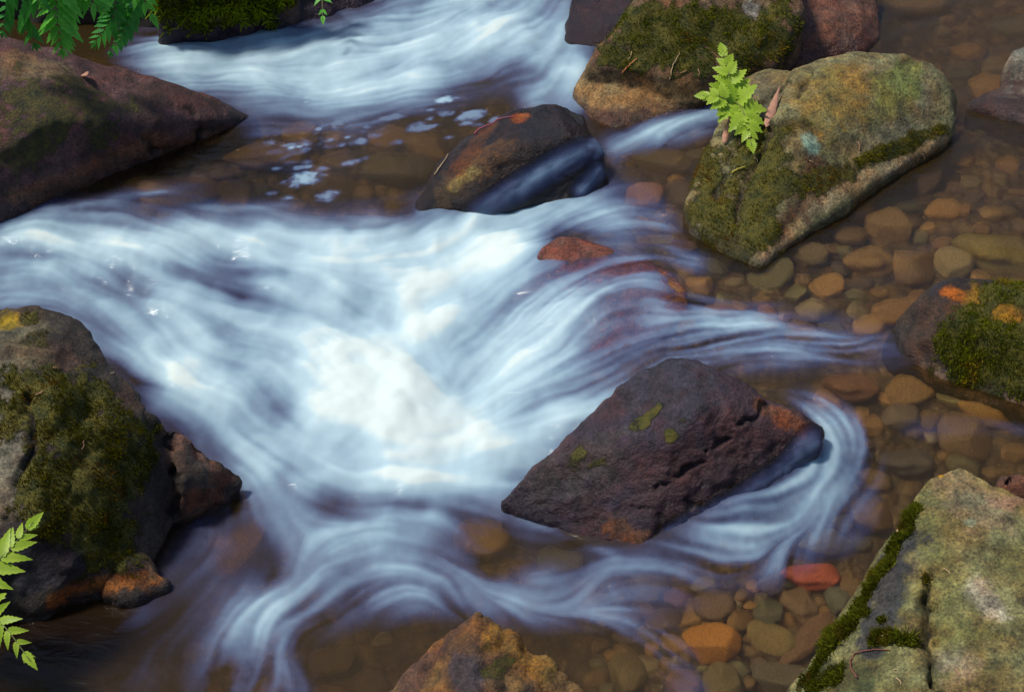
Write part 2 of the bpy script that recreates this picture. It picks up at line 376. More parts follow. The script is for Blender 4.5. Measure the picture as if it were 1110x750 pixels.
# fields evaluated on the coarse grid (1/3), then enlarged
def seg_field(pts, w):
    s = 3; px = PX[::s, ::s]; py = PY[::s, ::s]
    sp = spline(pts, 6); wp = np.array([on_water(*p)[:2] for p in sp])
    par = np.zeros(px.shape); best = np.full(px.shape, 1e9); tx = np.zeros(px.shape); ty = np.zeros(px.shape)
    x0, x1, y0, y1 = sp[:, 0].min()-5*w, sp[:, 0].max()+5*w, sp[:, 1].min()-5*w, sp[:, 1].max()+5*w
    M = (px > x0) & (px < x1) & (py > y0) & (py < y1); a = px[M]; b = py[M]
    pp = np.zeros(a.shape); bb = np.full(a.shape, 1e9); bx = np.zeros(a.shape); by = np.zeros(a.shape)
    for i in range(len(sp)-1):
        d = sp[i+1]-sp[i]; L = d@d+1e-9
        t = np.clip(((a-sp[i, 0])*d[0]+(b-sp[i, 1])*d[1])/L, 0, 1)
        r = np.hypot(a-sp[i, 0]-t*d[0], b-sp[i, 1]-t*d[1])
        wd = wp[i+1]-wp[i]; wd = wd/np.linalg.norm(wd)
        u = r < bb; bb[u] = r[u]; pp[u] = (i+t[u])/(len(sp)-1); bx[u] = wd[0]; by[u] = wd[1]
    par[M] = pp; best[M] = bb; tx[M] = bx; ty[M] = by
    return best, tx, ty, sstep(-.02, .22, par)*sstep(1.02, .8, par), par
def blur(A, n):
    for _ in range(n):
        A = (A+np.roll(A, 1, 0)+np.roll(A, -1, 0))/3; A = (A+np.roll(A, 1, 1)+np.roll(A, -1, 1))/3
    return A
cs = PX[::3, ::3].shape
DN = np.ones(cs); VX = np.full(cs, .02); VY = np.full(cs, .012)
SH = np.full(cs, .05); SW = np.full(cs, .1)
for pts, w, d, sil in FLOW:
    r, tx, ty, tp, par_ = seg_field(pts, w)
    if sil >= 1: w = w*(.7+1.1*par_); d_ = d*(1-.3*par_)
    else: d_ = d
    g = np.exp(-(r/w)**2)*tp; DN *= 1-d_*(.86 if d < .9 else 1)*g
    gs = np.exp(-(r/(1.3*w))**2)*d; SH += gs*sil; SW += gs
    gw = np.exp(-(r/(1.9*w))**2)*(.3+d); VX += (tx*tx-ty*ty)*gw; VY += 2*tx*ty*gw
DN = 1-DN
for pts, w, d in HOLES:
    r, _, _, tp, _ = seg_field(pts, w); DN *= 1-d*np.exp(-(r/w)**2)*(.35+.65*tp)
DN = np.clip(.52*DN+.48*blur(DN, 9), 0, 1)
DN *= 1-.24*sstep(515, 590, PY[::3, ::3])          # the tail of the rapid runs thinner
Pc = np.c_[GX[::3, ::3].ravel(), GY[::3, ::3].ravel(), np.zeros(cs[0]*cs[1])]
sw = fbm(Pc*4.5, 2, 31).reshape(cs)*(.8+.9*sstep(515, 590, PY[::3, ::3])) + fbm(Pc*15, 2, 35).reshape(cs)*.55                      # turbulence turns the current a little
th = .5*np.arctan2(blur(VY, 1), blur(VX, 1)); VX, VY = np.cos(th), np.sin(th)         # direction of the current, averaged as an axis
ca, sa = np.cos(sw), np.sin(sw); VX, VY = VX*ca-VY*sa, VX*sa+VY*ca
SH = SH/SW
sub = 3
TX, TY = up(VX*VX-VY*VY, GX.shape), up(2*VX*VY, GX.shape)
th = .5*np.arctan2(TY, TX); VXf, VYf = np.cos(th).astype(np.float32), np.sin(th).astype(np.float32)
DNf, SHf = up(DN, GX.shape), up(SH, GX.shape)
def unit(A): A = A-A.mean(); return A/A.std()
n1 = RNG.standard_normal(GX.shape); n2 = unit(blur(RNG.standard_normal(GX.shape), 5)); n3 = unit(blur(RNG.standard_normal(GX.shape), 40))
def lic(noises, steps, stride):
    acc = [np.zeros(GX.shape) for _ in noises]; tot = 0
    for sgn in (1, -1):
        y, x = np.meshgrid(np.arange(ny_, dtype=np.float32), np.arange(nx_, dtype=np.float32), indexing='ij')
        qx = np.full(GX.shape, -sgn*.94, np.float32); qy = np.full(GX.shape, -sgn*.34, np.float32)
        for k in range(steps):
            iy = np.clip(y, 0, ny_-1).astype(np.int32); ix = np.clip(x, 0, nx_-1).astype(np.int32)
            w = .5+.5*math.cos(math.pi*k/steps)
            for a, n in zip(acc, noises): a += w*n[iy, ix]
            tot += w
            vx, vy = VXf[iy, ix], VYf[iy, ix]; f = np.where(vx*qx+vy*qy < 0, -1, 1).astype(np.float32); qx, qy = vx*f, vy*f
            x = x+stride*qx; y = y+stride*qy
    return [unit(a) for a in acc]
L1, L2, L3 = lic([blur(n1, 1), n2, n3], 26, 1.5)
L1 = unit(blur(L1, 1))
tex = unit(.55*L1+.62*L2+.5*L3)*SHf + unit(blur(.3*L2+.8*L3, 2))*(1-SHf)
puff = unit(fbm(np.c_[Pc[:, :2]*6, Pc[:, 2:]], 4, 77).reshape(cs)); puff = up(puff, GX.shape)
amp = .045+.62*np.sqrt(np.clip(DNf*(1-DNf), 0, 1))
FO = DNf + amp*((.15+.26*SHf)*tex+(.34-.24*SHf)*puff)*np.clip(DNf*5, .12, 1)
frng = random.Random(4)
for _ in range(70):
    t = frng.random(); FLECKS.append((300+t*215+frng.gauss(0, 14), 170-62*t**.7+frng.gauss(0, 17), frng.uniform(2.5, 8), frng.uniform(.2, .6)))
for (a, b, r, d) in FLECKS:
    u = ((PX-a)/r)**2+((PY-b+.12*(PX-a))/(r*.36))**2
    M = u < 9; n = fbm(np.c_[PX[M]/9, PY[M]/5, PX[M]*0+a], 3, 5)
    FO[M] = np.maximum(FO[M], d*.85*sstep(2.4, -.5, u[M]+1.8*n-.5*L2[M]-.3*L3[M]))
FO = np.clip((FO-.035)/.965, 0, 1)
HZ = ZW + blur(DNf*(.006*puff+.0022*L3+.0005*L2) + (1-DNf)*.0008*L3, 2)
sub = 1
V = np.c_[q, HZ.ravel()]
idx = np.arange(ny_*nx_).reshape(ny_, nx_)
Fq = np.stack([idx[:-1, :-1], idx[:-1, 1:], idx[1:, 1:], idx[1:, :-1]], -1).reshape(-1, 4)
Fq = Fq[keep[Fq].all(1)]
used = np.zeros(len(V), bool); used[Fq.ravel()] = True; rm = np.cumsum(used)-1
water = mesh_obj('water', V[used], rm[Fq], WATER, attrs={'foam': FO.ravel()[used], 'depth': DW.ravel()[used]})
tag(water, kind='structure')
print('water', used.sum(), time.time()-T0)

# ------------------------------------------------------------------ boulders
def hull_mesh(pieces, voxel, drop=-.3, flare=.0):
    bm = bmesh.new()
    for pts in pieces:
        P = [at(*p) for p in pts]
        P += [np.array([p[0], p[1], min(drop, p[2]-.05)]) for p in P]
        vs = [bm.verts.new(p) for p in P]
        r = bmesh.ops.convex_hull(bm, input=vs)
        bmesh.ops.delete(bm, geom=[g for g in r['geom_interior'] if isinstance(g, bmesh.types.BMVert)], context='VERTS')
    bmesh.ops.recalc_face_normals(bm, faces=bm.faces)
    me = bpy.data.meshes.new('tmp'); bm.to_mesh(me); bm.free()
    o = bpy.data.objects.new('tmp', me); COL.objects.link(o)
    md = o.modifiers.new('r', 'REMESH'); md.mode = 'VOXEL'; md.voxel_size = voxel
    ev = o.evaluated_get(bpy.context.evaluated_depsgraph_get()); m2 = ev.to_mesh()
    n = len(m2.vertices); V = np.empty(n*3, np.float32); m2.vertices.foreach_get('co', V); V = V.reshape(-1, 3).astype(float)
    Fq = np.array([p.vertices[:] for p in m2.polygons if len(p.vertices) == 4])
    ev.to_mesh_clear(); bpy.data.objects.remove(o); bpy.data.meshes.remove(me)
    return V, Fq
def laplace(V, Fq, it, lam=.6):
    E = np.vstack([Fq[:, [0, 1]], Fq[:, [1, 2]], Fq[:, [2, 3]], Fq[:, [3, 0]]])
    cnt = np.bincount(E[:, 0], minlength=len(V))+np.bincount(E[:, 1], minlength=len(V))
    for _ in range(it):
        a = np.stack([np.bincount(E[:, 0], V[E[:, 1], k], len(V))+np.bincount(E[:, 1], V[E[:, 0], k], len(V)) for k in range(3)], 1)
        V = V+lam*(a/np.maximum(cnt, 1)[:, None]-V)
    return V
def vnormals(V, Fq):
    n = np.cross(V[Fq[:, 2]]-V[Fq[:, 0]], V[Fq[:, 3]]-V[Fq[:, 1]]); N = np.zeros_like(V)
    for k in range(4):
        for c in range(3): N[:, c] += np.bincount(Fq[:, k], n[:, c], len(V))
    return N/(np.linalg.norm(N, axis=1)[:, None]+1e-12)
def seg_dist(P, pts):
    if len(pts) == 1: return np.linalg.norm(P-pts[0], axis=1)
    d = np.full(len(P), 1e9)
    for a, b in zip(pts[:-1], pts[1:]):
        ab = b-a; t = np.clip(((P-a)@ab)/(ab@ab+1e-12), 0, 1)
        d = np.minimum(d, np.linalg.norm(P-a-t[:, None]*ab, axis=1))
    return d
class Rock: pass
def rock(name, label, pieces, cols, voxel=.006, smooth=6, disp=((4, .02), (14, .008)), ridge=None, cracks=(), patches=(), moss=(), mosslen=.007, mossn=0,
         mosscol=((.03, .04, .004), (.12, .11, .01)), wetband=.05, wetall=0., cat='boulder', group=None, seed=0, mossname='moss', drop=-.3):
    V, Fq = hull_mesh(pieces, voxel, drop)
    V = laplace(V, Fq, smooth); N = vnormals(V, Fq)
    d = .007
    for k, (f, a) in enumerate(disp): d = d+a*fbm(V*f, 3, seed+10*k)
    if ridge: f, a = ridge; d = d-a*np.maximum(0, 1-np.abs(fbm(V*f, 4, seed+50))*4)
    V = V+N*np.asarray(d)[:, None]; N = vnormals(V, Fq)
    tris = Fq.tolist(); bv = BVHTree.FromPolygons(V.tolist(), tris)
    def hit(px, py):
        for k in (0, 3, 6, 10, 15, 22):
            for dx, dy in ((0, 0),) if k == 0 else ((0, k), (k, 0), (-k, 0), (0, -k), (k, k), (-k, k)):
                r = bv.ray_cast(Vector(CAM), Vector(ray(px+dx, py+dy)).normalized())
                if r[0] is not None: return np.array(r[0])
        return None
    def hits(pts):
        o = [hit(*p) for p in pts]; return [p for p in o if p is not None]
    n0 = fbm(V*9, 4, seed+3); n1 = fbm(V*30, 3, seed+4); n2 = fbm(V*75, 3, seed+6)
    cut = np.zeros(len(V)); deep = 0
    for pts, w, dep in cracks:
        hp = hits(spline(pts, 5))
        if len(hp) < 2: continue
        wob = np.stack([fbm(V*22, 3, seed+71+i) for i in range(3)], 1)*.022
        r = seg_dist(V+wob, hp)/(.7*w*mpp(hp[0])); r = r*(1+.9*n1); g = np.exp(-r**2); cut = np.maximum(cut, g); deep = deep+g*dep
    V = V-N*np.asarray(deep).reshape(-1, 1) if len(cracks) else V
    N = vnormals(V, Fq)
    c = np.array(cols[0])[None]*np.ones((len(V), 1)); t = sstep(-.25, .3, n0)[:, None]; c = c*(1-t)+np.array(cols[1])*t
    if len(cols) > 2: t = (sstep(.05, .4, fbm(V*18, 3, seed+8))*.8)[:, None]; c = c*(1-t)+np.array(cols[2])*t
    ms = np.zeros(len(V))
    def mask(pts, r):
        hp = hits(pts if isinstance(pts, list) else [pts])
        if not hp: print('  no hit', name, pts); return np.zeros(len(V))
        u = seg_dist(V, hp)/(r*mpp(hp[0])); return sstep(1.3, .6, u+.9*n0+.75*n1+.5*n2)
    for pts, r, colr, s in patches:
        t = (mask(pts, r)*s)[:, None]; c = c*(1-t)+np.array(colr)*t
    for pts, r, s in moss: ms = np.maximum(ms, s*mask(pts, r)) if s > 0 else ms*(1+s*mask(pts, r))
    c = c*(1-.8*cut)[:, None]; ms = ms*(1-cut)
    wl = WZ(V[:, :2]); hgt = V[:, 2]-wl+.02*n0
    wet = np.clip(sstep(wetband, wetband*.3, hgt)+wetall*(.75+.5*n0), 0, 1)
    loc = np.array([V[:, 0].mean(), V[:, 1].mean(), V[:, 2].min()])
    o = mesh_obj(name, V, Fq, ROCK, attrs={'col': c, 'moss': ms*.9, 'wet': wet}, loc=loc)
    tag(o, label, cat, group)
    R = Rock(); R.o, R.V, R.F, R.N, R.hit, R.bv, R.loc, R.hits = o, V, Fq, N, hit, bv, loc, hits
    if mossn:
        fm = ms[Fq].mean(1)*(hgt[Fq].mean(1) > -.01)*(N[Fq[:, 0]]@np.array([0, -.5, .8]) > -.5)
        fm = np.where(fm > .15, fm**1.6, 0)
        if fm.sum() > 0:
            moss_part(o, V, Fq, N, fm, mossn, mosslen, mosscol, loc, seed, mossname)
    return R
def moss_part(parent, V, Fq, N, fm, n, L, cols, loc, seed, name):
    rg = np.random.default_rng(seed+5); f = rg.choice(len(Fq), n, p=fm/fm.sum())
    a, b = rg.random((2, n, 1)); Q = V[Fq[f]]
    P = (Q[:, 0]*(1-a)+Q[:, 1]*a)*(1-b)+(Q[:, 3]*(1-a)+Q[:, 2]*a)*b; nn = N[Fq[f, 0]]
    dr = nn+.75*rg.standard_normal((n, 3)); dr[:, 2] += .25; dr /= np.linalg.norm(dr, axis=1)[:, None]
    sd = np.cross(dr, rg.standard_normal((n, 3))); sd /= np.linalg.norm(sd, axis=1)[:, None]
    clump = fbm(P*22, 3, seed+1); l = L*(.5+rg.random((n, 1)))*np.clip(1+2.2*clump[:, None], .35, 2.4); w = L*.2
    A = P-sd*w-nn*.002; B = P+sd*w-nn*.002; C = P+dr*l+sd*w*.4; Dd = P+dr*l-sd*w*.4
    VV = np.stack([A, B, C, Dd], 1).reshape(-1, 3); FF = np.arange(4*n).reshape(n, 4)
    t = np.clip(.45+1.3*clump+.25*rg.standard_normal(n), 0, 1)[:, None]; c = np.array(cols[0])*(1-t)+np.array(cols[1])*t
    if len(cols) > 2:
        t2 = (fbm(P*10, 3, seed+2) > .18)[:, None]*.75; c = c*(1-t2)+np.array(cols[2])*t2
    m = mesh_obj(name, VV-loc, FF, MOSS, parent, {'col': np.repeat(c, 4, 0)}, smooth=False)
    m.location = (0, 0, 0); return m

TAN = (.30, .21, .10); PURP = (.085, .055, .07); DKBR = (.05, .032, .022); OLIV = (.12, .105, .035); GREY = (.19, .18, .13); RUST = (.28, .10, .03); BLK = (.012, .012, .016)
R1 = rock('boulder', 'long low purplish boulder with olive moss at upper left of the stream',
  [[(-220,20,.34),(0,43,.31),(60,60,.28),(130,80,.23),(200,104,.17),(252,117,.115),(284,128,.085),(235,154,.07),(150,168,.07),(100,194,.07),(30,228,.06),(0,238,.06),(-220,310,.04),(50,130,.27),(150,135,.14)]],
  [(.07,.034,.032),(.11,.055,.05),(.045,.024,.018)], patches=[([(10,70),(60,75)],22,(.17,.12,.06),.8),([(20,215),(90,190),(160,160),(230,150)],12,(.17,.085,.045),.7)],
  moss=[((40,120),60,.62),((90,110),45,.6),((20,160),40,.5),((160,100),35,.4)], cracks=[([(205,118),(218,135),(216,155)],5,.012),([(160,150),(170,165)],5,.012)], wetband=.05, wetall=.22, seed=1, disp=((3,.03),(11,.012)))
R3 = rock('boulder', 'dark wet humped rock with a thin veil of water over its right side',
  [[(450,230,.05),(468,192,.1),(505,146,.145),(556,117,.18),(598,112,.185),(633,126,.17),(652,165,.13),(663,203,.07),(632,218,.06),(560,226,.045),(545,160,.17),(610,150,.18)]],
  [(.008,.005,.010),(.028,.012,.009)], patches=[([(480,215),(510,190),(545,160)],16,(.16,.095,.035),.65),([(490,205),(515,185)],6,(.42,.34,.12),.6),((563,128),9,(.40,.11,.02),.8),([(530,140),(500,180)],10,(.14,.05,.015),.7),((655,180),5,(.40,.16,.03),.8)],
  wetall=.85, seed=2, smooth=7, disp=((5,.02),(16,.009)), cracks=[([(570,120),(610,118),(625,130)],5,.01)])
R4 = rock('boulder', 'boulder with moss cap and tan wet foot at top right of centre',
  [[(636,70,.19),(670,35,.25),(700,0,.31),(745,-70,.38),(850,-70,.36),(870,8,.26),(852,45,.2),(838,74,.16),(760,85,.18),(690,78,.18)],
   [(622,95,.12),(636,72,.16),(670,62,.16),(770,80,.13),(766,108,.09),(702,133,.085),(664,143,.08),(636,122,.09),(690,95,.14)]],
  [(.11,.075,.05),(.17,.11,.06)], patches=[([(640,100),(680,110),(740,100)],28,TAN,.85),([(650,132),(700,125)],9,(.09,.04,.03),.7),((815,8),14,(.25,.24,.2),.7)],
  moss=[([(700,30),(760,40),(830,30)],45,1),([(660,60),(700,68),(760,72)],16,.9),((800,70),25,.8),((815,8),13,-.8)], mossn=11000, mosslen=.005, mosscol=((.04,.055,.003),(.17,.17,.006),(.24,.14,.01)), seed=3, wetband=.03, disp=((4,.025),(14,.009)))
R5 = rock('boulder', 'smooth reddish brown wet rock between two mossy boulders at upper right',
  [[(845,60,.13),(868,0,.2),(890,-50,.22),(940,-50,.2),(956,10,.14),(957,38,.11),(930,62,.1),(880,75,.1),(850,80,.1),(905,20,.18)]],
  [(.17,.085,.055),(.22,.13,.085)], wetall=.6, seed=4, smooth=12)
R6 = rock('boulder', 'big rounded boulder with pale lichen spot carrying the lime fern seedling',
  [[(862,78,.235),(890,64,.25),(930,54,.262),(980,58,.255),(1020,78,.21),(1037,105,.155),(1031,142,.12),(1000,168,.1),(950,192,.1),(900,218,.096),(870,243,.094),(826,287,.09),(795,276,.09),(835,140,.235),(870,170,.2)],
   [(826,287,.09),(790,275,.09),(750,248,.1),(746,222,.11),(762,165,.17),(785,122,.2),(830,135,.225),(850,190,.17)],
   [(797,115,.19),(802,84,.19),(835,74,.205),(868,82,.215),(862,120,.21),(815,135,.2)]],
  [(.15,.135,.06),(.20,.185,.09),(.10,.085,.04)],
  patches=[([(880,110),(930,90)],40,(.24,.17,.04),.55),([(960,90),(1000,100)],30,(.20,.19,.12),.6),([(985,85),(960,100)],22,(.17,.20,.045),.7),([(940,160),(1000,150)],18,(.17,.16,.10),.6),
    ([(1025,148),(990,170),(940,192),(900,214),(870,238),(830,280)],8,(.34,.27,.15),.95),([(835,115),(825,95)],20,(.13,.125,.075),.8),([(876,153)],11.5,(.24,.38,.29),1),([(890,190),(870,220),(840,250)],16,(.13,.06,.035),.7)],
  moss=[([(770,180),(780,230),(800,255)],34,1),([(820,160),(830,210),(810,250)],32,.85),([(850,190),(870,205),(920,185)],14,.8),([(930,175),(985,155),(1025,140)],8,.9),([(850,150),(860,130)],18,.45),((876,153),14,-.95)],
  cracks=[([(835,140),(822,170),(805,205),(798,240)],5,.018),([(800,150),(785,190),(775,215)],4,.012),([(800,135),(840,100),(865,85)],6,.02),([(860,110),(880,75)],4,.012)],
  mossn=11000, mosslen=.0045, mosscol=((.045,.045,.003),(.20,.16,.008),(.20,.09,.012)), wetband=.03, seed=5, smooth=8, disp=((4,.02),(14,.007)))
R7 = rock('boulder', 'dark mossy boulder with orange lichen at the right edge of the stream',
  [[(960,372,.07),(972,345,.1),(990,324,.16),(1010,308,.2),(1040,302,.22),(1110,304,.235),(1270,320,.22),(1270,500,.06),(1110,450,.055),(1060,437,.055),(1000,412,.06),(966,390,.07),(1030,345,.2),(1100,370,.19)]],
  [(.018,.012,.009),(.045,.028,.018),(.026,.02,.016)],
  patches=[([(1000,400),(1060,425),(1110,440)],11,(.30,.21,.13),.8),([(1024,316),(1042,322)],7,(.45,.15,.02),.8),([(1086,336),(1102,346)],8,(.50,.16,.015),.85),((1066,318),5,(.45,.2,.02),.8),((1078,350),5,(.45,.17,.02),.7),([(1060,325),(1090,335)],18,(.26,.17,.02),.7),([(1030,335),(1045,360)],9,(.2,.09,.02),.6),([(1020,345),(1000,370)],30,(.06,.035,.022),.6),((1015,312),12,(.02,.022,.035),.6)],
  moss=[([(1060,380),(1110,390)],45,1),((1085,320),25,.75),((1100,315),20,.8),((1092,340),14,-.7),((1110,420),20,.8)], mossn=11000, mosslen=.005, mosscol=((.04,.055,.003),(.19,.20,.006),(.28,.18,.01)), seed=6, wetband=.03, smooth=9)
R8 = rock('rock', 'angular purple brown pyramid rock with a crack standing in mid stream',
  [[(543,547,0),(580,508,.07),(640,454,.13),(690,405,.185),(735,389,.21),(772,400,.205),(830,434,.165),(890,466,.105),(884,490,.085),(845,520,.05),(765,560,.02),(692,595,-.015),(640,582,-.015),(575,560,-.01),(735,470,.165),(760,440,.2)]],
  [(.040,.025,.038),(.068,.036,.040),(.03,.024,.042)], voxel=.0042, smooth=2, ridge=(6,.005), disp=((4,.006),(17,.006),(45,.003)),
  patches=[([(700,410),(740,430)],45,(.035,.035,.05),.75),([(820,470),(870,470),(800,510),(730,540)],45,(.08,.042,.042),.7),([(825,440),(880,468)],9,(.30,.12,.05),.6),([(660,570),(690,585)],10,(.24,.11,.04),.7),([(600,520),(650,500)],30,(.06,.05,.042),.6)],
  moss=[([(700,455),(715,440)],7,.85),((726,475),9,.8),((628,492),8,.8),((690,460),6,.6),((620,505),9,.5),((740,455),6,.5),([(640,505),(655,500)],5,.6)],
  cracks=[([(838,436),(800,465),(760,500),(712,528)],4.2,.01),([(700,545),(735,540),(760,548)],2.4,.006),([(650,560),(690,548),(720,560)],2.4,.006)],
  mossn=0, mosslen=.003, mosscol=((.04,.05,.004),(.15,.14,.01)), wetband=.045, wetall=.5, seed=7, cat='rock')
R9 = rock('boulder', 'tall dark mossy boulder with a knobbly reddish foot on the left bank',
  [[(-200,325,.3),(0,333,.3),(30,334,.3),(76,350,.275),(101,385,.24),(131,405,.225),(161,440,.19),(188,470,.13),(192,565,0),(165,592,-.01),(150,625,-.02),(120,640,-.025),(60,658,-.03),(0,672,-.03),(-200,720,-.03),(60,430,.28),(115,490,.2),(40,560,.17)],
   [(184,458,.14),(206,470,.125),(228,488,.09),(245,500,.06),(262,516,.02),(238,548,-.005),(196,566,0),(195,520,.09)],
   [(150,600,.02),(165,600,.02),(183,633,-.02),(150,645,-.02),(110,640,0),(130,610,.03)]],
  [(.036,.028,.022),(.06,.042,.03),(.022,.018,.016)],
  patches=[([(-10,420),(0,520)],40,(.20,.18,.125),.85),([(20,360),(40,400)],28,(.13,.12,.07),.8),((8,350),16,(.36,.24,.03),.75),([(215,490),(200,480)],20,(.15,.09,.07),.8),([(240,520),(215,540)],20,(.13,.05,.03),.8),([(60,650),(120,632),(170,625)],11,(.26,.10,.035),.85),((165,610),14,(.22,.16,.10),.8),([(30,610),(80,600)],34,(.02,.02,.035),.75)],
  moss=[([(60,430),(110,480),(90,560)],62,1),((70,520),50,1),((130,590),34,.7),((40,370),20,.55),((60,570),40,.8),([(20,600),(70,610)],22,-.8),((30,345),10,.7)],
  cracks=[([(30,430),(35,480),(15,520),(12,560)],6,.025),([(182,475),(192,520),(190,560)],5,.016)],
  mossn=20000, mosslen=.0045, mosscol=((.02,.024,.002),(.12,.10,.004),(.12,.055,.006)), seed=8, wetband=.03, ridge=(5,.012), disp=((4,.03),(13,.012)), smooth=4)
R10 = rock('boulder', 'flat topped grey green boulder split by a crack at lower right corner',
  [[(853,757,.0),(872,735,.03),(905,687,.07),(942,640,.11),(966,600,.14),(985,553,.18),(1006,517,.21),(1040,501,.225),(1078,520,.225),(1112,546,.225),(1300,640,.22),(1300,960,.14),(1000,960,.10),(840,960,.0),(842,790,-.02),(1010,620,.19)]],
  [(.14,.135,.05),(.20,.19,.085),(.10,.09,.035)], voxel=.0042, smooth=3, disp=((4,.014),(15,.006)), ridge=(4,.007),
  patches=[([(940,690),(965,640),(975,600)],26,(.025,.028,.035),.9),([(890,730),(930,740)],20,(.035,.05,.018),.8),([(1040,520),(1075,560)],30,(.19,.16,.10),.7),((1085,545),16,(.33,.22,.15),.6),([(1060,640),(1080,660)],18,(.42,.36,.27),.7),((1035,720),25,(.34,.29,.20),.6),([(1020,640),(1030,680)],35,(.17,.165,.05),.5),((1052,567),6,(.22,.30,.20),.7),((1010,505),4,(.40,.28,.03),.8)],
  moss=[([(985,560),(960,615),(930,660),(900,700),(870,740)],9,1),([(900,690),(920,680)],13,1),([(950,690),(985,695)],9,.9),((955,672),6,.8),((940,665),6,.7),([(1005,625),(1000,650)],5,.7),([(985,545),(988,550)],6,.9),([(880,740),(905,730)],14,.6)],
  cracks=[([(1000,640),(1000,680),(1006,705),(1010,760)],9,.035)],
  mossn=14000, mosslen=.008, mosscol=((.05,.055,.004),(.16,.17,.012),(.14,.10,.012)), seed=9, wetband=.03)
R11 = rock('rock', 'tan and ochre pointed rock rising at the bottom edge of the stream',
  [[(413,757,.02),(450,715,.055),(490,685,.09),(518,667,.115),(547,680,.1),(600,710,.07),(634,752,.03),(655,840,-.03),(380,840,-.03),(500,840,.08)]],
  [(.10,.058,.030),(.19,.11,.042),(.06,.038,.027)], smooth=3, disp=((6,.016),(18,.009)), ridge=(9,.008),
  patches=[([(500,720),(510,745)],16,(.035,.03,.04),.75),([(545,690),(590,720)],22,(.30,.19,.05),.6),([(440,740),(470,710)],14,(.10,.05,.035),.7)], moss=[([(550,715),(535,730)],10,.6),((530,700),6,.5)], mossn=0, wetband=.03, wetall=.2, seed=10, cat='rock')
R12 = rock('boulder', 'half drowned red brown rock under the fan of sliding water',
  [[(*p, on_water(*p)[2]+dz) for p, dz in (((555,345),-.02),((566,310),-.02),((580,282),-.008),((590,266),.012),((608,257),.018),((630,261),.011),((660,272),-.014),((700,284),-.014),((726,298),-.010),((742,314),-.001),((744,340),-.008),
     ((715,365),-.022),((660,385),-.022),((600,395),-.022),((560,375),-.022),((640,310),-.013),((690,320),-.013))]],
  [(.29,.12,.08),(.36,.20,.13),(.22,.11,.07)], wetall=.5, seed=11, smooth=5, disp=((6,.005),(16,.003)), patches=[([(730,320),(738,345)],16,(.42,.19,.03),.8)])
R13 = rock('boulder', 'dark red slick rock behind the moss capped boulder at the top edge',
  [[(612,45,.12),(618,5,.16),(640,-50,.2),(720,-50,.2),(700,20,.15),(662,55,.1),(630,52,.11)]],
  [(.025,.010,.016),(.05,.02,.018)], wetall=.9, seed=12, smooth=10)
R14 = rock('boulder', 'small grey stone cut by the right edge near the top',
  [[(1090,75,.16),(1100,55,.19),(1130,45,.2),(1200,60,.2),(1200,110,.12),(1110,100,.12),(1090,92,.13)],[(1050,112,.11),(1085,95,.12),(1130,95,.13),(1200,120,.12),(1200,160,.1),(1100,135,.09)]],
  [(.06,.035,.028),(.10,.06,.045)], patches=[([(1100,70),(1109,75)],28,(.20,.20,.15),.9)], wetall=.3, seed=13, smooth=10, disp=((5,.012),))
R15 = rock('rock', 'rusty wedge of stone behind the flat grey green boulder at right edge',
  [[(1078,535,.08),(1090,520,.12),(1120,518,.14),(1200,530,.14),(1200,580,.06),(1090,560,.06)]],
  [(.11,.05,.03),(.16,.08,.05)], wetall=.4, seed=14, cat='rock')
R2 = rock('bank_rock', 'dark overhanging bank rock topped with bright green moss above the rapids',
  [[(176,22,.16),(240,24,.155),(292,22,.15),(310,-20,.25),(300,-100,.46),(160,-100,.5),(165,-10,.27)],
   [(190,33,.12),(260,37,.12),(300,33,.12),(350,20,.122),(400,4,.13),(450,-25,.14),(470,-110,.2),(300,-120,.42),(180,-90,.42)]],
  [(.035,.018,.03),(.06,.03,.04),(.02,.015,.018)], patches=[((315,12),12,(.16,.10,.065),.8),([(340,20),(400,0)],14,(.04,.012,.035),.7)],
  moss=[([(200,6),(290,6)],24,1),([(190,-30),(290,-30)],50,1),((310,20),10,-.9)], mossn=16000, mosslen=.013, mosscol=((.06,.09,.004),(.28,.33,.008),(.22,.20,.01)), seed=15, wetall=.3, ridge=(6,.012), cat='rock', disp=((4,.02),(13,.01)))
print('rocks', time.time()-T0)

# dark bank behind the ferns (terrain)
def zup(px, py, h): p = at(px, py, .11); return (*proj(np.array([p[0], p[1]+.25*h, h])), h)
foot = [(-300,10),(-100,15),(0,22),(90,36),(150,40),(185,34)]
V, Fq = hull_mesh([[(a, b, .11) for a, b in foot]+[zup(a, b, .55) for a, b in foot]+[zup(-300,-200,.9), zup(230,-200,.9)]], .012)
V = laplace(V, Fq, 4); N = vnormals(V, Fq); V = V+N*(.04*fbm(V*6, 4, 90)-.02)[:, None]
tag(mesh_obj('bank', V, Fq, SOIL), kind='structure')

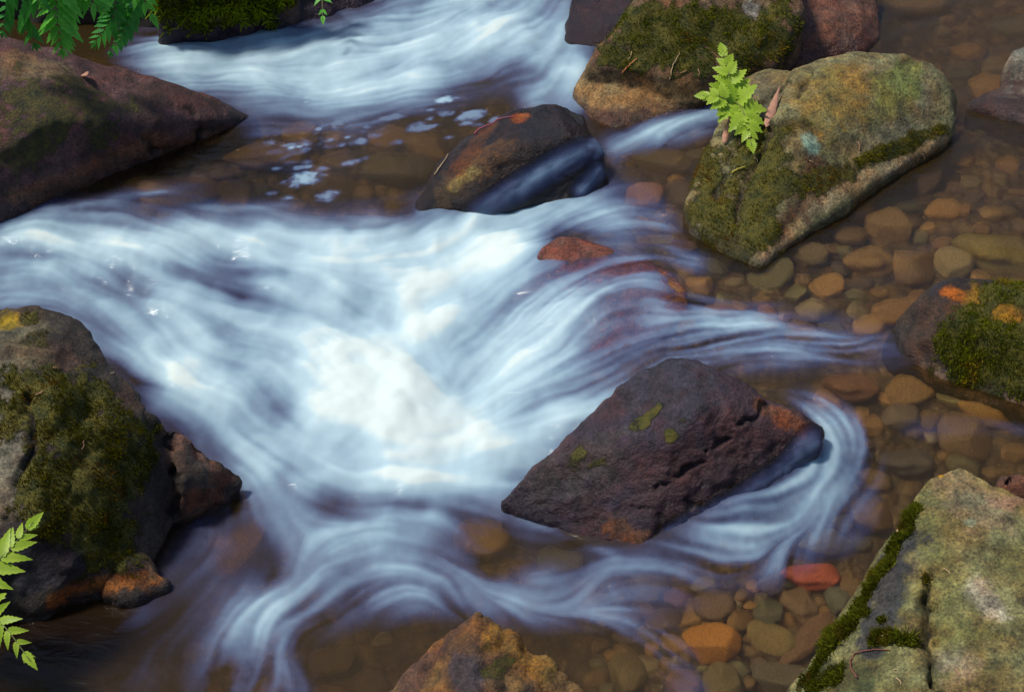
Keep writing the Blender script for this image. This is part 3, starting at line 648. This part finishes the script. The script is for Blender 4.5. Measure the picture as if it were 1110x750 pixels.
# thin sheet of water sliding over a rock: follows the rock's own surface
def veil(R, pts, w, dens, lift_=.006):
    hp = R.hits(spline([np.array(p) for p in pts], 6))
    r = seg_dist(R.V, hp)/(w*mpp(hp[0])); M = r < 1.7
    al = np.zeros(len(R.V)); H = np.array(hp)
    al[M] = np.exp(-(r[M]*1.15)**2)
    ax = H[-1]-H[0]; ax = ax/np.linalg.norm(ax); ac = np.cross(ax, [0, 0, 1]); ac /= np.linalg.norm(ac); up_ = np.cross(ac, ax)
    C = np.c_[R.V@ax*5, R.V@ac*55, R.V@up_*30]; C2 = np.c_[R.V@ax*4, R.V@ac*18, R.V@up_*12]
    fo = np.clip(dens*al*(1+.9*fbm(C, 3, 4)+.9*fbm(C2, 3, 6)), 0, 1)*sstep(1.65, 1.1, r)
    fm = M[R.F].all(1); used = np.zeros(len(R.V), bool); used[R.F[fm].ravel()] = True; rm = np.cumsum(used)-1
    V = R.V+R.N*(lift_*np.exp(-r**2))[:, None]+R.N*.001
    return tag(mesh_obj('water_film', V[used], rm[R.F[fm]], WATER, attrs={'foam': fo[used], 'depth': np.zeros(used.sum())}), kind='structure')
veil(R3, [(652,160),(615,172),(585,190),(550,212),(520,232)], 13, .3)
veil(R3, [(648,185),(630,205)], 10, .35)
veil(R8, [(882,478),(850,510),(800,545),(730,580)], 14, .28)
print('veil', time.time()-T0)

# ------------------------------------------------------------------ cobbles on the bed
def unitv(v): v = np.asarray(v, float); return v/(np.linalg.norm(v)+1e-12)
def cobble_mesh(i):
    bm = bmesh.new(); bmesh.ops.create_icosphere(bm, subdivisions=4, radius=1)
    V = np.array([v.co[:] for v in bm.verts]); F = [[v.index for v in f.verts] for f in bm.faces]; bm.free()
    d = V/np.linalg.norm(V, axis=1)[:, None]
    rg = np.random.default_rng(100+i); V = d*(1+.3*fbm(d*1.1+i*9.1, 2, 40+i))[:, None]
    for _ in range(4+i % 4):                                   # worn broken faces
        n = unitv(rg.standard_normal(3)); k = rg.uniform(.5, .82); e = V@n-k; V = V-n*(np.where(e > 0, e*.85, 0))[:, None]
    V = V*(1+.05*fbm(d*4+i, 3, 60+i))[:, None]
    me = bpy.data.meshes.new('cobble'); me.from_pydata(V.tolist(), [], F); me.polygons.foreach_set('use_smooth', [True]*len(F)); me.materials.append(COBBLE)
    return me
CM = [cobble_mesh(i) for i in range(12)]
proto = bpy.data.objects.new('cobble', CM[0])
def cobble(px, py, w, hgt, ang, col, label, group, rise=.5, k=None):
    p = on_water(px, py); u = p; dz = depth_at(u[None, :2])[0]
    p = at(px, py, WZ(u[None, :2])[0]-dz*.6)
    s = mpp(p); a = w*s*.5; b = hgt*s*.5/.72; c = min(a, b)*.62
    o = proto.copy(); o.data = CM[random.randrange(12) if k is None else k]; COL.objects.link(o)
    z = bed_height(p[None, :2])[0]
    o.location = (p[0], p[1], min(z+c*(rise*2-.55), WZ(p[None, :2])[0]+(.02 if rise > .7 else -.008)-c))
    o.scale = (a, b, c); o.rotation_euler = (random.uniform(-.15, .15), random.uniform(-.15, .15), math.radians(ang))
    col = tuple(min(.8, x*.95) for x in col); o.color = (*col, 1); tag(o, label, 'stone', group); return o
G = 'loose stones on the stream bed'
NAMED = [
 (882,623,62,27,-2,(.55,.13,.06),'bright orange red stone under water beside the flat grey green boulder'),
 (832,661,36,32,0,(.13,.13,.08),'small round grey green stone left of the tan stone under the orange red one'),
 (868,652,38,40,10,(.22,.15,.08),'tan roundish stone just below the orange red stone'),
 (908,650,34,30,0,(.12,.13,.09),'grey green stone touching the flat grey green boulder edge'),
 (770,697,66,42,8,(.50,.23,.04),'large amber orange stone in the pebble shallows'),
 (836,692,40,46,55,(.26,.20,.07),'yellow brown angular stone with dark side among the pebbles'),
 (872,695,34,72,-42,(.20,.115,.06),'long brown slanting stone beside the flat boulder'),
 (782,738,46,40,12,(.17,.14,.065),'olive brown stone below the amber orange one'),
 (680,728,48,44,0,(.20,.16,.07),'pale olive stone under thin foam right of the pointed rock'),
 (775,655,44,36,0,(.19,.125,.075),'brownish stone blurred by sliding water above the amber stone'),
 (835,632,30,24,0,(.15,.11,.08),'small grey brown stone left of the orange red stone'),
 (735,640,32,24,0,(.26,.13,.07),'faint reddish stone under blue water streaks'),
 (740,742,44,34,0,(.24,.13,.04),'rust brown stone at the bottom edge near the pebbles'),
 (850,735,80,34,-10,(.12,.11,.07),'dark grey slab stone at the bottom edge by the boulder'),
 (945,35,84,30,0,(.13,.11,.03),'olive oval stone drowned in the dark water at top right'),
 (1085,272,90,50,-8,(.25,.20,.045),'big yellowish olive stone under water above the orange lichen boulder'),
 (945,282,56,40,25,(.30,.19,.07),'tan stone in the middle of the clear right pool'),
 (870,275,56,30,-20,(.17,.13,.065),'brown stone in the pool beneath the lime fern boulder'),
 (975,338,62,34,20,(.32,.18,.06),'orange tan stone beside the orange lichen boulder'),
 (830,342,24,34,15,(.40,.19,.03),'small amber stone at the near lip of the right pool'),
 (780,345,44,30,0,(.26,.13,.035),'amber brown stone right of the half drowned red rock'),
 (925,420,60,34,0,(.22,.11,.055),'reddish brown stone under smooth water right of the white chute'),
 (975,452,44,26,0,(.16,.13,.10),'grey stone in dark smooth water below the orange lichen boulder'),
 (945,560,50,34,-10,(.24,.15,.06),'tan brown stone between the chute and the flat grey green boulder'),
 (985,500,60,30,0,(.11,.10,.085),'dark grey stone above the tip of the flat grey green boulder'),
 (700,215,54,36,0,(.30,.14,.045),'reddish stone at the foot of the lime fern boulder'),
 (715,175,70,30,-12,(.18,.13,.055),'brown slab stone between dark humped rock and lime fern boulder'),
 (745,265,40,24,10,(.12,.06,.05),'dark purple stone at the pool outlet by the fern boulder'),
 (525,582,62,44,0,(.30,.17,.05),'amber drowned stone left of the pyramid rock'),
 (610,605,70,40,10,(.11,.115,.06),'dark green drowned stone below the pyramid rock'),
 (250,588,90,70,20,(.20,.10,.05),'rusty drowned stone right of the tall mossy boulder'),
 (190,205,120,40,-12,(.24,.15,.05),'long sandy drowned stone beside the low purplish boulder'),
 (285,170,100,34,-10,(.20,.125,.045),'sandy brown drowned stone at the tip of the low boulder'),
 (430,185,90,40,-8,(.085,.07,.032),'dark drowned slab left of the humped wet rock'),
 (360,712,70,34,0,(.15,.10,.05),'brown drowned stone left of the pointed rock'),
]
taken = []
for (a, b, w, hh, an, c, lab) in NAMED:
    cobble(a, b, w, hh, an, c, lab, G, .55); taken.append((a, b, max(w, hh)*.45))
PAL = [((.36,.22,.07),'tan'),((.23,.15,.06),'brown'),((.17,.155,.07),'grey olive'),((.36,.21,.065),'amber'),((.13,.09,.06),'dark brown'),((.27,.22,.12),'pale grey')]
REG = [((230,140,470,215),24,60,14,'on the bottom of the calm upper pool'),((180,680,430,750),26,60,10,'in the dim water at the bottom edge'),((700,630,930,750),19,42,70,'in the pebble shallows at lower right'),((740,190,1110,360),26,60,95,'on the floor of the clear right pool'),
       ((950,-10,1110,200),30,70,30,'under the dark water at top right'),((890,395,1110,590),26,60,40,'under smooth water below the orange lichen boulder'),((680,150,760,260),18,36,18,'in the gap beside the lime fern boulder'),
       ((640,640,720,750),18,40,16,'beside the pointed rock at the bottom')]
for (x0, y0, x1, y1), s0, s1, n, where in REG:
    tries = 0; got = 0
    while got < n and tries < n*60:
        tries += 1; a, b = random.uniform(x0, x1), random.uniform(y0, y1); w = s0*.8+(s1*1.25-s0*.8)*random.random()**1.7
        if any((a-t[0])**2+((b-t[1])*1.25)**2 < (.74*(t[2]+w*.45))**2 for t in taken): continue
        c, cn = random.choice(PAL); j = random.uniform(.55, 1.2)
        cobble(a, b, w, w*random.uniform(.42, .9), random.uniform(-60, 60), tuple(x*j for x in c), f'{cn} rounded stone {where}', 'rounded stones '+where, .45)
        taken.append((a, b, w*.45)); got += 1
print('cobbles', len(taken), time.time()-T0)

# ------------------------------------------------------------------ ferns, dry leaves, twigs
def unitv(v): v = np.asarray(v, float); return v/(np.linalg.norm(v)+1e-12)
class Leaf:
    def __init__(s): s.V, s.F, s.K = [], [], []
    def blade(s, base, d, nrm, L, w, bend=.15, tooth=.0, n=12):
        d = unitv(d); sd = unitv(np.cross(d, nrm)); nrm = unitv(np.cross(sd, d)); k = len(s.V)
        for i in range(n+1):
            t = i/n; prof = math.sin(math.pi*min(1, t**.62))**.85*(1-.25*t) if t < 1 else 0
            ww = w*max(prof, .02)*(1+tooth*(1 if i % 2 else -1))
            c = base+d*L*t-nrm*bend*L*t*t
            s.V += [c-sd*ww+nrm*ww*.22, c-nrm*.0, c+sd*ww+nrm*ww*.22]; s.K += [0, 1, 0]
            if i:
                a = k+3*(i-1); b = k+3*i
                s.F += [(a, a+1, b+1, b), (a+1, a+2, b+2, b+1)]
def tube(pts, r0, r1, n=6):
    P = np.array(pts); V, F = [], []
    for i, p in enumerate(P):
        t = unitv(P[min(i+1, len(P)-1)]-P[max(i-1, 0)]); a = unitv(np.cross(t, [.3, .2, 1])); b = np.cross(t, a); r = r0+(r1-r0)*i/(len(P)-1)
        for k in range(n): V.append(p+r*(a*math.cos(2*math.pi*k/n)+b*math.sin(2*math.pi*k/n)))
    for i in range(len(P)-1):
        for k in range(n): F.append((i*n+k, i*n+(k+1) % n, (i+1)*n+(k+1) % n, (i+1)*n+k))
    F.append(tuple(range(n))[::-1]); F.append(tuple(range((len(P)-1)*n, len(P)*n)))
    return V, F
def frond(parent, origin, path, n, Lmax, wfac, mat, nrm=(0, -.55, .85), start=.2, shape='tri', ang=58, tooth=.12, rad=.002):
    """path: world points from root to tip; n pinna pairs"""
    P = spline(path, 12); seg = np.r_[0, np.cumsum(np.linalg.norm(np.diff(P, axis=0), axis=1))]; seg /= seg[-1]
    lf = Leaf(); nrm = unitv(nrm)
    def pt(t): return np.array([np.interp(t, seg, P[:, k]) for k in range(3)])
    for i in range(n):
        t = start+(1-start)*(i+.3)/n; p = pt(t); tg = unitv(pt(min(1, t+.03))-pt(t-.03)); u = (i+.3)/n
        f = (1-u)**.8*.92+.1 if shape == 'tri' else math.sin(math.pi*(.12+.86*u))**.7
        for sgn in (-1, 1):
            sd = unitv(np.cross(tg, nrm))*sgn; a = math.radians(ang*(1-.35*u)+random.uniform(-6, 6))
            d = tg*math.cos(a)+sd*math.sin(a)+nrm*random.uniform(-.12, .12); L = Lmax*f*random.uniform(.88, 1.1)
            lf.blade(p, d, nrm+.25*np.array([random.uniform(-1, 1) for _ in range(3)]), L, L*wfac, random.uniform(.05, .28), tooth)
    tg = unitv(pt(1)-pt(.94)); lf.blade(pt(.95), tg, nrm, Lmax*.42, Lmax*.42*wfac*1.1, .1, tooth)
    fo = mesh_obj('frond', np.array(lf.V)-origin, lf.F, mat, parent, {'leaf': lf.K})
    V, F = tube(P, rad, rad*.4); mesh_obj('stem', np.array(V)-origin, F, STEMG, fo)
    return fo
def fern(name, label, root, fronds, group=None):
    e = empty(name, root); tag(e, label, 'fern', group)
    for f in fronds: frond(e, np.array(root), **f)
    return e
# seedling on the big rounded boulder
r0 = R6.hit(794, 128)
fern('fern', 'lime green three fronded fern seedling growing on the rounded boulder', r0, [
  dict(path=[r0, at(794,112,r0[2]+.05), at(791,85,r0[2]+.10), at(783,54,r0[2]+.14)], n=6, Lmax=.07, wfac=.36, tooth=.25, mat=LIME, start=.25),
  dict(path=[r0, at(790,112,r0[2]+.06), at(780,105,r0[2]+.08), at(762,104,r0[2]+.08)], n=5, Lmax=.066, wfac=.36, tooth=.25, mat=LIME, start=.3),
  dict(path=[r0, at(797,112,r0[2]+.06), at(806,122,r0[2]+.055), at(815,158,r0[2]+.02)], n=6, Lmax=.072, wfac=.35, tooth=.25, mat=LIME, start=.3)])
r0 = R9.hit(-70, 600)
if r0 is None: r0 = at(-70, 600, .15)
zb_ = r0[2]
fern('fern', 'lime green fern with two fronds leaning in at lower left over dark water', r0, [
  dict(path=[r0, at(-35,628,zb_+.06), at(2,603,zb_+.10), at(36,566,zb_+.12)], n=10, Lmax=.105, wfac=.21, mat=LIME, start=.3, ang=52),
  dict(path=[r0, at(-35,655,zb_+.05), at(0,674,zb_+.08), at(33,716,zb_+.05)], n=12, Lmax=.095, wfac=.2, mat=LIME, start=.25, ang=55)])
r0 = at(60, -70, .62)
fern('fern', 'leafy green fern clump hanging from the dark bank at top left', r0, [
  dict(path=[r0, at(62,-30,.62), at(62,10,.54), at(68,60,.42)], n=15, Lmax=.085, wfac=.16, mat=GREEN, start=.2, shape='mid', tooth=.16),
  dict(path=[r0, at(90,-30,.6), at(100,0,.55), at(112,12,.52)], n=12, Lmax=.08, wfac=.17, mat=GREEN, start=.2, shape='mid', tooth=.16),
  dict(path=[r0, at(20,-30,.6), at(8,5,.5), at(2,40,.42)], n=14, Lmax=.065, wfac=.16, mat=DEEPGREEN, start=.2, shape='mid', tooth=.16),
  dict(path=[r0, at(40,-20,.6), at(30,20,.45), at(40,55,.36)], n=14, Lmax=.075, wfac=.16, mat=DEEPGREEN, start=.2, shape='mid', tooth=.16),
  dict(path=[r0, at(110,-30,.55), at(125,10,.45), at(100,50,.36)], n=14, Lmax=.065, wfac=.17, mat=DEEPGREEN, start=.25, shape='mid', tooth=.16)])
r0 = at(160, -60, .58)
fern('fern', 'green fern with a drooping blurred tip beside the mossy bank rock', r0, [
  dict(path=[r0, at(150,-20,.55), at(158,5,.5), at(168,24,.46)], n=5, Lmax=.075, wfac=.18, mat=GREEN, start=.35, tooth=.04, ang=40),
  dict(path=[r0, at(150,-10,.5), at(140,25,.42), at(118,62,.34)], n=12, Lmax=.04, wfac=.3, mat=DEEPGREEN, start=.2, shape='mid', tooth=.16)])
r0 = R2.hit(345, -12)
if r0 is None: r0 = at(345, -12, .2)
fern('fern', 'single small green fern frond hanging over the rapids at the top edge', r0, [
  dict(path=[r0, at(346,-20,r0[2]+.06), at(349,0,r0[2]+.05), at(350,22,r0[2]+.02)], n=4, Lmax=.06, wfac=.22, mat=GREEN, start=.3)])

def twig(name, label, cat, R, pts, r=.002, mat=STRAW, lift_=.004):
    P = []
    for p in spline(pts, 6):
        q = R.hit(*p)
        if q is not None: P.append(q+np.array([0, -.3, .9])*lift_)
    if len(P) < 2: print('twig miss', name, label); return
    P = [p+np.array([random.gauss(0, 1), random.gauss(0, 1), 0])*r*.5 for p in P]
    V, F = tube(P, r, r*.5); return tag(mesh_obj(name, V, F, mat, loc=P[0]), label, cat)
twig('twig', 'curved red twig lying on the flat grey green boulder', 'twig', R10, [(928,735),(922,722),(926,710),(944,705),(964,705)], .0017, REDTWIG)
twig('twig', 'thin pink twig along the crest of the dark wet rock', 'twig', R3, [(512,143),(530,133),(560,126)], .0016, PINKTWIG)
twig('pine_needle', 'pale straw needle on the left flank of the dark wet rock', 'pine needle', R3, [(471,190),(480,178),(486,168)], .0016, STRAW)
twig('pine_needle', 'orange pine needle on the moss of the tan footed boulder', 'pine needle', R4, [(674,80),(682,72),(690,65)], .002, make_plain('orange_needle', (.6,.2,.06)))
twig('pine_needle', 'pale curled grass stalk on the tan footed boulder', 'grass stalk', R4, [(726,88),(730,72),(737,58)], .0016, STRAW)
twig('pine_needle', 'short yellow needle on the mossy side of the rounded boulder', 'pine needle', R6, [(793,188),(800,184),(808,182)], .0018, make_plain('yellow_needle', (.5,.4,.04)))
twig('root_fibre', 'pale root fibre arching left from the fern seedling', 'root', R6, [(790,124),(780,123),(774,124)], .0014, STRAW)
for R, box, k in ((R4, (640, 30, 840, 110), 9), (R6, (800, 90, 1000, 190), 6), (R10, (930, 560, 1090, 740), 7), (R9, (10, 380, 150, 560), 5)):
    for _ in range(k):
        a, b = random.uniform(box[0], box[2]), random.uniform(box[1], box[3]); t = random.uniform(0, math.pi); l = random.uniform(4, 10)
        o = twig('pine_needle', 'thin dead brown needle fallen on a boulder', 'pine needle', R, [(a, b), (a+l*.5*math.cos(t)+1, b+l*.5*math.sin(t)), (a+l*math.cos(t), b+l*math.sin(t))], .0011, STRAW if random.random() < .4 else DRY)
        if o: o['group'] = 'dead needles fallen on the boulders'
def dryleaf(label, R, a, b, w):
    p, q = R.hit(*a), R.hit(*b)
    if p is None or q is None: print('leaf miss', label); return
    lf = Leaf(); d = q-p; L = np.linalg.norm(d); lf.blade(p+np.array([0, -.004, .008]), d+np.array([0, 0, .02]), (0, -.5, .85), L, w, -.12, .1)
    o = mesh_obj('dry_leaf', lf.V, lf.F, DRY, attrs={'leaf': lf.K}, loc=p); sm = o.modifiers.new('thickness', 'SOLIDIFY'); sm.thickness = .0015
    return tag(o, label, 'leaf')
dryleaf('curled pink brown dry leaf on the boulder right of the fern seedling', R6, (830,140), (842,110), .011)
dryleaf('narrow red brown dry leaf under the fern seedling', R6, (784,158), (792,132), .008)
dryleaf('tiny brown dry leaf between fern and boulder hump', R6, (806,108), (813,100), .006)
dryleaf('small tan dead leaf on the low purplish boulder', R1, (92,82), (98,94), .01)
print('done', time.time()-T0)
